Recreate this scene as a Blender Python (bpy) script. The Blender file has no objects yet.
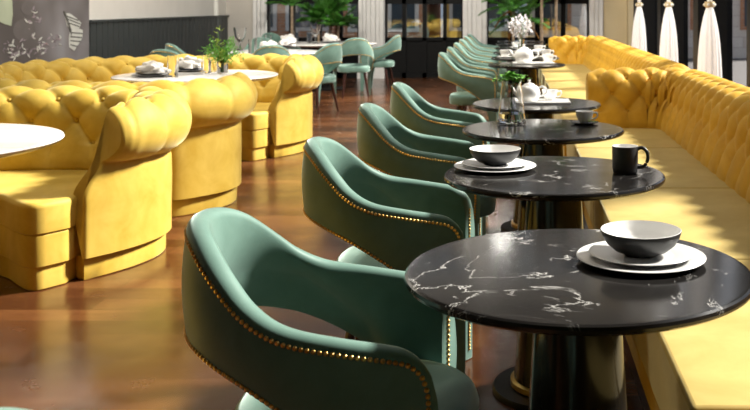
import bpy, math, random
from mathutils import Vector, Matrix, noise
PI = math.pi
random.seed(7)
SC = bpy.context.scene
COL = SC.collection
H = 1.37; F = 960.0; VX = 512.0; VY = 5.0
def at(px, py, z):
    Y = F * (H - z) / (py - VY)
    return ((px - VX) / F * Y, Y, z)

# ------------------------------------------------------------------ materials
def nmat(name):
    m = bpy.data.materials.new(name); m.use_nodes = True
    nt = m.node_tree; b = nt.nodes['Principled BSDF']
    return m, nt, b
def setp(b, **k):
    for n, v in k.items():
        n = n.replace('_', ' ')
        if n in b.inputs: b.inputs[n].default_value = v
def c4(c): return (c[0], c[1], c[2], 1)
def coords(nt, scale=(1, 1, 1), rot=(0, 0, 0), kind='Object'):
    t = nt.nodes.new('ShaderNodeTexCoord'); mp = nt.nodes.new('ShaderNodeMapping')
    mp.inputs['Scale'].default_value = scale; mp.inputs['Rotation'].default_value = rot
    nt.links.new(t.outputs[kind], mp.inputs['Vector']); return mp.outputs['Vector']
def noise_n(nt, vec, scale, detail=4, rough=.55, dist=0):
    n = nt.nodes.new('ShaderNodeTexNoise'); nt.links.new(vec, n.inputs['Vector'])
    n.inputs['Scale'].default_value = scale; n.inputs['Detail'].default_value = detail
    n.inputs['Roughness'].default_value = rough; n.inputs['Distortion'].default_value = dist
    return n.outputs['Fac']
def ramp(nt, fac, stops):
    r = nt.nodes.new('ShaderNodeValToRGB'); nt.links.new(fac, r.inputs['Fac'])
    el = r.color_ramp.elements
    el[0].position, el[0].color = stops[0][0], c4(stops[0][1])
    el[1].position, el[1].color = stops[-1][0], c4(stops[-1][1])
    for p, c in stops[1:-1]:
        e = el.new(p); e.color = c4(c)
    return r.outputs['Color']
def bump(nt, b, fac, strength=.2, dist=.01):
    bp = nt.nodes.new('ShaderNodeBump'); bp.inputs['Strength'].default_value = strength
    bp.inputs['Distance'].default_value = dist
    nt.links.new(fac, bp.inputs['Height']); nt.links.new(bp.outputs['Normal'], b.inputs['Normal'])
def math_n(nt, op, a, b=None):
    n = nt.nodes.new('ShaderNodeMath'); n.operation = op
    for i, v in enumerate((a, b)):
        if v is None: continue
        if isinstance(v, (int, float)): n.inputs[i].default_value = v
        else: nt.links.new(v, n.inputs[i])
    return n.outputs[0]
def plain(name, col, rough=.5, metal=0, var=.06, nscale=8, **k):
    m, nt, b = nmat(name)
    d = [max(0, c * (1 - var)) for c in col]; l = [min(1, c * (1 + var)) for c in col]
    f = noise_n(nt, coords(nt), nscale, 3)
    nt.links.new(ramp(nt, f, [(.3, d), (.7, l)]), b.inputs['Base Color'])
    setp(b, Roughness=rough, Metallic=metal, **k)
    return m
def velvet(name, dark, light, sheen_col, sheen=.6, rough=.75, nscale=5):
    m, nt, b = nmat(name)
    v = coords(nt)
    f = noise_n(nt, v, nscale, 5, .6, .4)
    nt.links.new(ramp(nt, f, [(.32, dark), (.66, light)]), b.inputs['Base Color'])
    setp(b, Roughness=rough, Sheen_Weight=sheen, Sheen_Roughness=.35)
    b.inputs['Sheen Tint'].default_value = c4(sheen_col)
    setp(b, Specular_IOR_Level=.25)
    bump(nt, b, noise_n(nt, v, 260, 3), .06, .004)
    return m
def marble(name, base, base2, vein, rough, mask=(.52, .66), scale=2.6, width=.018):
    m, nt, b = nmat(name)
    v = coords(nt)
    n = noise_n(nt, v, scale, 9, .62, .9)
    a = math_n(nt, 'ABSOLUTE', math_n(nt, 'SUBTRACT', n, .5))
    line = ramp(nt, a, [(0, (1, 1, 1)), (width * .35, (.5, .5, .5)), (width, (0, 0, 0))])
    mk = ramp(nt, noise_n(nt, v, scale * 1.7, 3, .5), [(mask[0], (0, 0, 0)), (mask[1], (1, 1, 1))])
    g = math_n(nt, 'MULTIPLY', line, mk)
    bg = ramp(nt, noise_n(nt, v, 6, 6, .6), [(.3, base), (.75, base2)])
    mx = nt.nodes.new('ShaderNodeMixRGB'); nt.links.new(g, mx.inputs[0]); nt.links.new(bg, mx.inputs[1])
    mx.inputs[2].default_value = c4(vein)
    nt.links.new(mx.outputs[0], b.inputs['Base Color'])
    setp(b, Roughness=rough, Specular_IOR_Level=.28)
    return m
def glass(name, tint=(1, 1, 1), rough=0.0, ior=1.45):
    m, nt, b = nmat(name)
    f = noise_n(nt, coords(nt), 3, 2)
    nt.links.new(ramp(nt, f, [(.3, [c * .99 for c in tint]), (.7, tint)]), b.inputs['Base Color'])
    setp(b, Roughness=rough, Transmission_Weight=1.0, IOR=ior)
    return m
def pane_mat(name, tint=(.75, .8, .85), refl=.16):
    m = bpy.data.materials.new(name); m.use_nodes = True; nt = m.node_tree
    nt.nodes.remove(nt.nodes['Principled BSDF']); out = nt.nodes['Material Output']
    tr = nt.nodes.new('ShaderNodeBsdfTransparent'); gl = nt.nodes.new('ShaderNodeBsdfGlossy')
    f = noise_n(nt, coords(nt), 1.3, 2)
    nt.links.new(ramp(nt, f, [(.3, [c * .97 for c in tint]), (.7, tint)]), tr.inputs['Color'])
    gl.inputs['Roughness'].default_value = .02
    mx = nt.nodes.new('ShaderNodeMixShader'); mx.inputs[0].default_value = refl
    nt.links.new(tr.outputs[0], mx.inputs[1]); nt.links.new(gl.outputs[0], mx.inputs[2])
    nt.links.new(mx.outputs[0], out.inputs['Surface']); return m
def wood_floor():
    m, nt, b = nmat('wood_floor')
    v = coords(nt)
    br = nt.nodes.new('ShaderNodeTexBrick'); nt.links.new(v, br.inputs['Vector'])
    br.inputs['Scale'].default_value = 1.0; br.inputs['Brick Width'].default_value = 1.9
    br.inputs['Row Height'].default_value = .16; br.inputs['Mortar Size'].default_value = .0018
    br.inputs['Color1'].default_value = (.074, .025, .009, 1); br.inputs['Color2'].default_value = (.165, .064, .023, 1)
    br.inputs['Mortar'].default_value = (.035, .014, .006, 1); br.inputs['Bias'].default_value = -.1
    br.offset = .37
    g = noise_n(nt, coords(nt, (1.2, 16, 1)), 2.6, 8, .65, 1.2)
    gr = ramp(nt, g, [(.25, (.62, .58, .55)), (.55, (1, 1, 1)), (.8, (1.0, .93, .8))])
    mx = nt.nodes.new('ShaderNodeMixRGB'); mx.blend_type = 'MULTIPLY'; mx.inputs[0].default_value = .9
    nt.links.new(br.outputs['Color'], mx.inputs[1]); nt.links.new(gr, mx.inputs[2])
    nt.links.new(mx.outputs[0], b.inputs['Base Color'])
    rr = ramp(nt, noise_n(nt, v, 5, 4), [(.3, (.17, .17, .17)), (.7, (.28, .28, .28))])
    nt.links.new(rr, b.inputs['Roughness'])
    setp(b, Specular_IOR_Level=.6)
    bump(nt, b, br.outputs['Fac'], .25, .002)
    return m
def brick_mat(name, c1, c2, mort, w=.25, h=.08):
    m, nt, b = nmat(name)
    v = coords(nt, rot=(PI / 2, 0, 0), kind='Object')
    br = nt.nodes.new('ShaderNodeTexBrick'); nt.links.new(v, br.inputs['Vector'])
    br.inputs['Scale'].default_value = 1; br.inputs['Brick Width'].default_value = w; br.inputs['Row Height'].default_value = h
    br.inputs['Mortar Size'].default_value = .008
    br.inputs['Color1'].default_value = c4(c1); br.inputs['Color2'].default_value = c4(c2); br.inputs['Mortar'].default_value = c4(mort)
    nt.links.new(br.outputs['Color'], b.inputs['Base Color']); setp(b, Roughness=.85)
    return m

M = dict(
    yellow=velvet('yellow_velvet', (.54, .345, .04), (.68, .475, .09), (1, .93, .55), .5, .6, 5),
    gold=velvet('golden_velvet', (.52, .27, .015), (.66, .37, .032), (1, .85, .4), .4, .6, 5),
    green=velvet('green_velvet', (.115, .205, .168), (.150, .255, .212), (.80, 1, .92), 1.0, .5, 9),
    brass=plain('brass', (.72, .45, .14), .28, 1.0),
    wood=plain('dark_leg_wood', (.045, .014, .009), .3, nscale=30),
    black_marble=marble('black_marble', (.011, .010, .010), (.022, .020, .018), (.62, .60, .57), .15, (.44, .56), 3.0, .0052),
    white_marble=marble('white_marble', (.82, .79, .76), (.88, .86, .84), (.62, .52, .46), .15, (.4, .6), 1.6, .02),
    ceramic=plain('white_ceramic', (.88, .87, .85), .25, var=.02),
    dark_ceramic=plain('charcoal_glaze', (.03, .03, .031), .42, nscale=60),
    dark_plate=plain('dark_plate_glaze', (.05, .05, .055), .4),
    napkin=plain('napkin_linen', (.86, .83, .79), .9, nscale=40),
    glass=glass('clear_glass', ior=1.3),
    leaf=plain('bright_leaf', (.16, .42, .05), .5, var=.35, nscale=30),
    palm=plain('palm_leaf', (.07, .24, .03), .5, var=.6, nscale=6),
    drypalm=plain('dry_frond', (.45, .22, .05), .7, var=.3),
    lime=plain('yellow_green_leaf', (.35, .48, .07), .5, var=.3, nscale=30),
    stem=plain('green_stem', (.12, .28, .05), .5),
    trunk=plain('palm_trunk', (.34, .25, .17), .85, var=.3, nscale=30),
    pot=plain('dark_planter', (.04, .04, .042), .5),
    petal=plain('white_petals', (.84, .82, .84), .7, var=.08),
    black=plain('black_frame_paint', (.005, .005, .005), .55, Specular_IOR_Level=.15),
    blackwall=plain('black_panel_paint', (.016, .017, .017), .4),
    wainscot=plain('charcoal_wainscot', (.045, .052, .052), .5),
    cream=plain('cream_plaster', (.78, .75, .69), .85, var=.03, nscale=3),
    taupe=plain('taupe_plaster', (.50, .47, .42), .85, var=.04, nscale=3),
    tan=plain('tan_plaster', (.60, .50, .31), .8, var=.04, nscale=3),
    pilaster=plain('pale_grey_paint', (.74, .73, .71), .5, var=.03),
    ceiling=plain('ceiling_paint', (.10, .095, .09), .9, var=.02),
    pane=pane_mat('window_glass', (.82, .85, .88), .16),
    pane_side=pane_mat('side_window_glass', (.82, .84, .88), .06),
    floor=wood_floor(),
    brick=brick_mat('orange_brick', (.50, .20, .09), (.62, .30, .16), (.5, .4, .32)),
    stone=brick_mat('pale_stone', (.70, .62, .54), (.80, .74, .68), (.5, .45, .4), .7, .3),
    awning=plain('red_awning', (.50, .10, .08), .7),
    pave=plain('street_paving', (.13, .12, .12), .8),
    winpane=plain('dark_building_window', (.06, .08, .10), .1),
    butter=plain('ochre_paint', (.75, .50, .12), .8), slate=plain('blue_grey_paint', (.20, .26, .33), .8),
    frontwall=plain('dark_front_paint', (.06, .06, .055), .8),
)
def sheer_mat():
    m, nt, b = nmat('white_curtain'); out = nt.nodes['Material Output']
    tl = nt.nodes.new('ShaderNodeBsdfTranslucent'); mx = nt.nodes.new('ShaderNodeMixShader'); mx.inputs[0].default_value = .5
    c = ramp(nt, noise_n(nt, coords(nt), 12, 2), [(.3, (.84, .83, .84)), (.7, (.88, .87, .88))])
    nt.links.new(c, b.inputs['Base Color']); nt.links.new(c, tl.inputs['Color']); setp(b, Roughness=.9)
    nt.links.new(b.outputs[0], mx.inputs[1]); nt.links.new(tl.outputs[0], mx.inputs[2]); nt.links.new(mx.outputs[0], out.inputs['Surface'])
    return m
M['sheer'] = sheer_mat()
def mural_mat():
    m, nt, b = nmat('mural_print')
    v = coords(nt)
    a = noise_n(nt, v, .55, 3, .5, .3)
    c = ramp(nt, a, [(.30, (.05, .042, .038)), (.45, (.13, .115, .11)), (.6, (.25, .235, .24)), (.72, (.42, .44, .46))])
    nt.links.new(c, b.inputs['Base Color']); setp(b, Roughness=.8)
    return m
M['mural'] = mural_mat()
M['wing'] = plain('butterfly_white', (.62, .63, .58), .8); M['wingdark'] = plain('butterfly_line', (.10, .10, .09), .8)
M['mleaf'] = plain('mural_pale_leaf', (.42, .47, .34), .8, var=.15, nscale=2)
M['mflower'] = plain('mural_mauve', (.30, .25, .27), .8, var=.3); M['mring'] = plain('mural_bokeh', (.135, .12, .115), .8)

# ------------------------------------------------------------------ mesh tools
class MB:
    def __init__(s): s.v = []; s.f = []; s.m = []; s.mats = []
    def mi(s, mat):
        if mat not in s.mats: s.mats.append(mat)
        return s.mats.index(mat)
    def add(s, vs, fs, mat):
        o = len(s.v); k = s.mi(mat); s.v += [tuple(v) for v in vs]
        s.f += [tuple(i + o for i in f) for f in fs]; s.m += [k] * len(fs); return s
    def box(s, x0, x1, y0, y1, z0, z1, mat):
        vs = [(x, y, z) for z in (z0, z1) for y in (y0, y1) for x in (x0, x1)]
        return s.add(vs, [(0, 2, 3, 1), (4, 5, 7, 6), (0, 1, 5, 4), (2, 6, 7, 3), (0, 4, 6, 2), (1, 3, 7, 5)], mat)
    def grid(s, rows, mat, closed_u=False, closed_v=False, flip=False):
        n, m = len(rows), len(rows[0]); vs = [p for r in rows for p in r]; fs = []
        for i in range(n if closed_v else n - 1):
            for j in range(m if closed_u else m - 1):
                a, b, c, d = i * m + j, i * m + (j + 1) % m, ((i + 1) % n) * m + (j + 1) % m, ((i + 1) % n) * m + j
                fs.append((a, d, c, b) if flip else (a, b, c, d))
        return s.add(vs, fs, mat)
    def lathe(s, prof, mat, c=(0, 0, 0), seg=32, sx=1, sy=1, phase=0, caps=False):
        rows = [[(c[0] + sx * r * math.cos(phase + 2 * PI * k / seg), c[1] + sy * r * math.sin(phase + 2 * PI * k / seg), c[2] + z) for k in range(seg)] for r, z in prof]
        s.grid(rows, mat, closed_u=True)
        for idx, rev in ((0, True), (-1, False)):
            if caps and prof[idx][0] > 1e-5:
                r = rows[idx]; s.add(r, [tuple(range(seg))[::-1] if rev else tuple(range(seg))], mat)
        return s
    def tube(s, pts, rad, mat, seg=8, caps=True):
        pts = [Vector(p) for p in pts]; rows = []
        for i, p in enumerate(pts):
            d = (pts[min(i + 1, len(pts) - 1)] - pts[max(i - 1, 0)]).normalized()
            ref = Vector((0, 0, 1)) if abs(d.z) < .9 else Vector((1, 0, 0))
            a = d.cross(ref).normalized(); b = d.cross(a)
            r = rad[i] if isinstance(rad, (list, tuple)) else rad
            rows.append([tuple(p + a * r * math.cos(2 * PI * k / seg) + b * r * math.sin(2 * PI * k / seg)) for k in range(seg)])
        s.grid(rows, mat, closed_u=True, flip=True)
        if caps: s.add(rows[0], [tuple(range(seg))], mat); s.add(rows[-1], [tuple(range(seg))[::-1]], mat)
        return s
    def build(s, name, parent=None, smooth=True, angle=40, bevel=0, fixn=False):
        me = bpy.data.meshes.new(name); me.from_pydata(s.v, [], s.f); 
        for m in s.mats: me.materials.append(m)
        me.polygons.foreach_set('material_index', s.m)
        if fixn or True:
            import bmesh
            bm = bmesh.new(); bm.from_mesh(me)
            if len(s.v) < 60000: bmesh.ops.remove_doubles(bm, verts=bm.verts, dist=1e-6)
            bmesh.ops.recalc_face_normals(bm, faces=bm.faces); bm.to_mesh(me); bm.free()
        if smooth:
            me.polygons.foreach_set('use_smooth', [True] * len(me.polygons))
            me.set_sharp_from_angle(angle=math.radians(angle))
        me.update()
        o = bpy.data.objects.new(name, me); COL.objects.link(o)
        if parent: o.parent = parent
        if bevel:
            b = o.modifiers.new('bevel', 'BEVEL'); b.width = bevel; b.segments = 3; b.limit_method = 'ANGLE'; b.angle_limit = math.radians(40)
        return o
def tag(o, label, cat, group=None, kind=None):
    if label: o['label'] = label
    if cat: o['category'] = cat
    if group: o['group'] = group
    if kind: o['kind'] = kind
    return o
def thing(name, loc, label, cat, group=None, rz=0, kind=None):
    o = bpy.data.objects.new(name, None); COL.objects.link(o); o.empty_display_size = .1
    o.location = loc; o.rotation_euler = (0, 0, rz); return tag(o, label, cat, group, kind)
def dup(src, loc, rz=0, label=None, group=None, skip=()):
    def cp(o, par):
        c = o.copy(); COL.objects.link(c)
        if par: c.parent = par
        for ch in list(o.children):
            if ch.name.split('.')[0] not in skip: cp(ch, c)
        return c
    r = cp(src, None); r.location = loc; r.rotation_euler = (0, 0, rz)
    if label: r['label'] = label
    if group: r['group'] = group
    return r
def struct(mb, name, **k):
    o = mb.build(name, smooth=False, **k); o['kind'] = 'structure'; return o
def cr(pts, n=8, closed=False):
    """Catmull-Rom resample"""
    out = []; N = len(pts); P = [Vector(p) for p in pts]
    for i in range(N if closed else N - 1):
        p0 = P[(i - 1) % N] if closed or i > 0 else P[0] * 2 - P[1]
        p1 = P[i]; p2 = P[(i + 1) % N]
        p3 = P[(i + 2) % N] if closed or i + 2 < N else P[-1] * 2 - P[-2]
        for k in range(n):
            t = k / n
            out.append(.5 * ((2 * p1) + (p2 - p0) * t + (2 * p0 - 5 * p1 + 4 * p2 - p3) * t * t + (3 * p1 - p0 - 3 * p2 + p3) * t ** 3))
    if not closed: out.append(P[-1])
    return out
def resample(pts, step):
    P = [Vector(p) for p in pts]; d = [0]
    for a, b in zip(P, P[1:]): d.append(d[-1] + (b - a).length)
    n = max(2, round(d[-1] / step)); out = []; j = 0
    for i in range(n + 1):
        t = d[-1] * i / n
        while j < len(d) - 2 and d[j + 1] < t: j += 1
        k = (t - d[j]) / max(1e-9, d[j + 1] - d[j]); out.append(P[j].lerp(P[j + 1], min(1, max(0, k))))
    return out, d[-1]
def lerp_tab(tab, x):
    if x <= tab[0][0]: return tab[0][1]
    for (a, u), (b, w) in zip(tab, tab[1:]):
        if x <= b:
            t = (x - a) / (b - a); return u + (w - u) * t
    return tab[-1][1]

# ------------------------------------------------------------------ room shell
XL, XR, XG, YB, YF, ZC = -5.36, 2.15, 2.5, 18.0, -2.0, 6.2
struct(MB().box(XL - .2, XG + .3, YF - .2, YB + .2, -.12, 0, M['floor']), 'floor')
struct(MB().box(XL - .2, XG + .3, YF - .2, YB + .2, ZC, ZC + .15, M['ceiling']), 'ceiling')
struct(MB().box(XL - .2, XL, YF, YB, 0, ZC, M['cream']), 'wall_left')
struct(MB().box(XL - .2, XG + .3, YF - .2, YF, 0, ZC, M['frontwall']), 'wall_front')
# left wainscot of upright boards
w = MB(); y = 12.11; w.box(XL, XL + .02, 12.11, YB, 0, 1.165, M['wainscot'])
while y < YB - .05:
    w.box(XL + .02, XL + .045, y + .012, min(y + .165, YB), .1, 1.15, M['wainscot']); y += .172
w.box(XL, XL + .06, 12.11, YB, 1.15, 1.18, M['wainscot']); w.box(XL, XL + .055, 12.11, YB, 0, .1, M['wainscot'])
struct(w, 'trim_1')
# back wall with three glazed bays
def bx(px): return (px - VX) * YB / F
bays = [(267, 359), (385, 463), (487, 589)]
wb = MB()
def seg(a, b, mat): wb.box(a, b, YB, YB + .25, 0, ZC, mat)
seg(XL, bx(254), M['taupe']); seg(bx(254), bx(267), M['taupe']); seg(bx(359), bx(385), M['taupe']); seg(bx(463), bx(487), M['taupe'])
seg(bx(589), bx(603), M['tan']); seg(bx(603), XG + .1, M['tan'])
for a, b in bays: wb.box(bx(a), bx(b), YB, YB + .25, 5.6, ZC, M['taupe'])
struct(wb, 'wall_back')
def pilaster(a, b, n):
    m = MB(); x0, x1 = bx(a), bx(b); m.box(x0, x1, YB - .06, YB, 0, ZC, M['pilaster'])
    k = max(3, round((x1 - x0) / .085)); st = (x1 - x0) / k
    for i in range(k):
        wd = .3 if i % 3 else .42
        m.box(x0 + st * (i + .5 - wd), x0 + st * (i + .5 + wd), YB - .10 - .025 * (i % 2), YB - .06, .18, ZC, M['pilaster'])
    m.box(x0 - .01, x1 + .01, YB - .15, YB, 0, .18, M['pilaster'])
    struct(m, 'trim_%d' % n)
pilaster(254, 267, 2); pilaster(359, 385, 3); pilaster(463, 487, 4); pilaster(589, 603, 5)
def glazed(name, a, b, posts, panes):
    """black frame: solid lower panel to 0.75, panes, rail at 1.39-1.52, upper panes"""
    x0, x1 = bx(a), bx(b); m = MB(); K = M['black']
    m.box(x0, x1, YB + .04, YB + .12, 0, .74, K); m.box(x0, x1, YB, YB + .14, .70, .76, K)
    m.box(x0, x1, YB, YB + .14, 1.39, 1.52, K); m.box(x0, x1, YB, YB + .14, 5.5, 5.6, K); m.box(x0, x1, YB, YB + .16, 0, .1, K)
    for p0, p1 in posts: m.box(bx(p0), bx(p1), YB, YB + .14, 0, 5.6, K)
    m.box(x0, x0 + .03, YB, YB + .14, 0, 5.6, K); m.box(x1 - .03, x1, YB, YB + .14, 0, 5.6, K)
    o = struct(m, name)
    g = MB(); g.box(x0 + .01, x1 - .01, YB + .07, YB + .078, .74, 5.55, M['pane']); p = g.build('pane', parent=o, smooth=False)
    return o
glazed('window_1', 267, 359, [(289, 294), (317, 321), (337, 342)], None)
d = glazed('door_1', 385, 463, [(402, 406), (422.5, 426.5), (443, 446.5)], None)
glazed('window_2', 487, 589, [(508, 513), (535, 540), (561, 565.5)], None)
# right wall: deep dark posts with tall glass between
pk = [-2.0, 1.6, 5.4, 8.5, 11.1, 13.9, 16.7]
wr = MB()
for k in pk: wr.box(XR, XG + .05, k, k + .3, 0, 5.9, M['black'])
wr.box(XR, XG + .1, YF, YB, 5.9, ZC, M['tan']); wr.box(XR + .05, XG + .05, YF, YB, 0, .12, M['black'])
wr.box(XR, XG + .1, 17.75, YB, 0, ZC, M['tan'])
wr.box(XR + .1, XG, YF, 1.6, 0, 6, M['frontwall'])  # unseen solid bay added to keep side light off the near chairs
struct(wr, 'wall_right')
ends = pk[1:] + [17.75]
for i, (a, b) in enumerate(zip(pk, ends)):
    fr = MB(); y0 = a + .3; 
    fr.box(XG - .04, XG + .02, y0, b, .12, .2, M['black']); fr.box(XG - .04, XG + .02, y0, b, 2.5, 2.56, M['black'])
    o = struct(fr, 'window_%d' % (i + 3))
    MB().box(XG - .014, XG - .006, y0, b, .12, 5.9, M['pane_side']).build('pane', parent=o, smooth=False)

# ------------------------------------------------------------------ mural
def mural():
    X = XL + .03; m = MB(); m.box(XL, X, 6.0, 12.1, 0, 3.3, M['mural'])
    def flat(poly, mat, lift):   # poly in (y, z)
        o = [(X + lift, p[0], p[1]) for p in poly]; i = [(X - .001, p[0], p[1]) for p in poly]; n = len(poly)
        m.add(o + i, [tuple(range(n))] + [(k, (k + 1) % n, (k + 1) % n + n, k + n) for k in range(n)], mat)
    def mp(px, py):               # picture point on the wall plane
        Y = -X * F / (VX - px); return (Y, H - (py - VY) / F * Y)
    def circ(px, py, r, mat, lift, n=20, sq=.5):
        c = mp(px, py); k = c[0] / F
        flat([(c[0] + r * k * 2 * math.cos(2 * PI * i / n) * sq * 2, c[1] + r * k * math.sin(2 * PI * i / n)) for i in range(n)], mat, lift)
    circ(28, 8, 7, M['mring'], .002); circ(24, 30, 11, M['mring'], .002)
    flat([mp(*p) for p in ((-14, -30), (8, -12), (12, 2), (12.5, 14), (11, 26), (4, 24), (-8, 18), (-20, 16))], M['mleaf'], .004)
    # butterfly with folded striped wings
    flat([mp(*p) for p in ((64, 13), (70, 13.5), (76, 18), (81, 23), (79, 28), (72, 30), (67, 26))], M['wing'], .004)
    flat([mp(*p) for p in ((70, 31), (77, 28), (82.5, 30), (82, 38), (77, 46), (74, 51), (69, 47), (69, 38))], M['wing'], .004)
    for a, b in (((65, 15), (78, 20)), ((66, 18), (80, 23.5)), ((67, 22), (79, 26)), ((71, 32), (82, 33)), ((70, 36), (81.5, 37)), ((70, 40), (80, 41)), ((70, 44), (77, 46))):
        (y0, z0), (y1, z1) = mp(*a), mp(*b); flat([(y0, z0), (y1, z1), (y1, z1 - .014), (y0, z0 - .014)], M['wingdark'], .006)
    flat([mp(*p) for p in ((63, 11), (65, 12), (71, 30), (71, 37), (69.5, 31))], M['wingdark'], .007)
    rr = random.Random(3)
    for px, py, n, sp in ((34, 12, 6, 3), (30, 24, 8, 5), (39, 20, 8, 4), (33, 36, 8, 4), (8, 48, 10, 5), (16, 52, 12, 6), (24, 50, 10, 7), (44, 46, 14, 8), (56, 42, 12, 6), (40, 54, 12, 9), (60, 38, 6, 4), (12, 56, 10, 7)):
        for _ in range(n):
            qx, qy = px + rr.gauss(0, sp * .45), py + rr.gauss(0, sp * .6); c = mp(qx, qy); a = rr.random() * PI; l = rr.uniform(.012, .035)
            flat([(c[0] + 2 * l * math.cos(a), c[1] + l * math.sin(a)), (c[0] - .5 * l * math.sin(a), c[1] + .35 * l * math.cos(a)), (c[0] - 2 * l * math.cos(a), c[1] - l * math.sin(a)), (c[0] + .5 * l * math.sin(a), c[1] - .35 * l * math.cos(a))],
                 M['mflower'] if rr.random() < .7 else M['wing'], .003 + rr.random() * .002)
    o = m.build('wall_mural', smooth=False)
    tag(o, 'large grey wall mural of a pale butterfly over mauve flowers', 'mural')
mural()

# ------------------------------------------------------------------ tufted upholstery
def profile_back(inner_bottom=.36):
    """(n, z) from the seat up the inner face, over the roll, down the outer wall. n=0 outer wall."""
    p = [(-.275, inner_bottom), (-.265, .48), (-.232, .58), (-.197, .68)]
    cx, cz, r = -.048, .708, .143
    for k in range(1, 22):
        a = math.radians(178 - k * 12.0); p.append((cx + r * math.cos(a), cz + r * math.sin(a)))
    p += [(-.008, .548), (0, .530), (.003, .40), (0, .25), (0, .115)]
    return p
def tuft(u, v, A):
    """u across buttons, v row index; rows 0..3; flat at 0, creases negative, pillows positive"""
    if v < 0:
        c = abs(math.sin(PI * u)) ** .5; k = max(0, (1.3 + v) / 1.3); return A * (c * k + .75 * (1 - k))
    if v <= 3:
        p, q = u + v / 2, u - v / 2
        a, b = abs(math.sin(PI * p)), abs(math.sin(PI * q)); c = (a * b) ** .52
        pr, qr = p - round(p), q - round(q); d2 = pr * pr + qr * qr
        return A * (c - .5 * math.exp(-d2 / .012))
    c = abs(math.cos(PI * u)); k = min(1, (v - 3) / 1.6)
    full = c ** (1.04 * (1 - k) + .12 * k)
    base = A * full
    return base * (1 - k) + k * A * (.30 - .45 * (1 - full) * (1 - .4 * min(1, max(0, (v - 5) / 3))))
def sweep_none(z, s, L): return 0
def sweep_arm(z, s, L):
    t = min(1, max(0, (z - .40) / .27)); t = t * t * (3 - 2 * t)
    return .15 * t * (max(0, 1 - s / .55) - max(0, 1 - (L - s) / .55))
def tufted_back(path, a_cell, name, parent, mat, step, A=.036, vstep=.0135, ztuft=.56, row=.1325, start_u=.25, buttons=None, cap=True, thin=lambda e: 1, sweep=sweep_none):
    pts, L = resample(path, step); n = len(pts)
    prof2, PL = resample([Vector((p[0], p[1], 0)) for p in profile_back()], vstep)
    prof = [(p.x, p.y) for p in prof2]
    # arc position of the z=ztuft line on the inner face
    i0 = next(i for i, p in enumerate(prof) if p[1] >= ztuft); dt = PL / (len(prof) - 1)
    cells = round(L / a_cell); a = L / cells
    # where the outer wall starts
    inw = max(i for i, p in enumerate(prof) if p[1] > .555)
    nrm = []
    for i, p in enumerate(prof):
        q0, q1 = prof[max(0, i - 1)], prof[min(len(prof) - 1, i + 1)]
        t = Vector((q1[0] - q0[0], q1[1] - q0[1])).normalized(); nrm.append((-t.y, t.x))   # inner side: pointing to -n, roll: up/out
    rows = []; frames = []
    for i, p in enumerate(pts):
        d = (pts[min(i + 1, n - 1)] - pts[max(i - 1, 0)]).normalized(); N = Vector((d.y, -d.x, 0)); frames.append((p, N, d))
        s = L * i / (n - 1); u = s / a + start_u
        r = []
        edge = min(s, L - s)
        ef = min(1, edge / .10)
        wf = thin(edge)
        for j, (pn, pz) in enumerate(prof):
            v = (j - i0) * dt / row
            if j <= inw:
                h = tuft(u, v, A)
                fade = min(1, (inw - j) * dt / .05) if j > inw - 8 else 1
                h = h * fade
                if v < -1.2: h *= .4
            else: h = 0
            h *= ef
            pn = pn * wf if pn < 0 else pn
            qn = pn + nrm[j][0] * h; qz = pz + nrm[j][1] * h
            r.append(tuple(p + N * qn + Vector((0, 0, qz)) + sweep(pz, s, L) * d))
        rows.append(r)
    def endcap(i, sg):
        p, N, d = frames[i]; out = []
        cxn, cz = -.12, .55
        res = []
        for off, ins in ((.012, .004), (.020, .014)):
            res.append([tuple(p + d * sg * off + N * ((pn * thin(0) if pn < 0 else pn) + nrm[j][0] * -ins) + Vector((0, 0, pz + nrm[j][1] * -ins)) + sweep(pz, 0 if sg < 0 else L, L) * d) for j, (pn, pz) in enumerate(prof)])
        return res
    m = MB()
    allrows = rows
    if cap:
        a0 = endcap(0, -1); a1 = endcap(-1, 1); allrows = [a0[1], a0[0]] + rows + [a1[0], a1[1]]
    m.grid(allrows, mat)
    if cap:
        for r in (allrows[0], allrows[-1]): m.add(r, [tuple(range(len(r)))], mat)
    o = m.build(name, parent=parent, angle=60)
    if buttons:
        for rowi in range(4):
            j = i0 + round(rowi * row / dt)
            for c in range(0, cells + 2):
                uu = c + (.5 if rowi % 2 else 0); s = (uu - start_u) * a
                if s < .1 or s > L - .1: continue
                i = round(s / L * (n - 1)); p, N, d = frames[i]; pos = Vector(allrows[i + (2 if cap else 0)][j])
                if not buttons(pos): continue
                dirn = (N * nrm[j][0] + Vector((0, 0, nrm[j][1]))).normalized()
                b = bpy.data.objects.new('button', BUTTON[mat.name]); COL.objects.link(b); b.parent = o
                b.location = pos + dirn * .007; b.rotation_euler = dirn.to_track_quat('Z', 'Y').to_euler()
    return o
BUTTON = {}
for mt in (M['yellow'], M['gold']):
    bo = MB().lathe([(.0001, .011), (.007, .010), (.0125, .006), (.0145, 0), (.012, -.006), (.0001, -.008)], mt, seg=14).build('button_shape')
    BUTTON[mt.name] = bo.data; bpy.data.objects.remove(bo)

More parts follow.
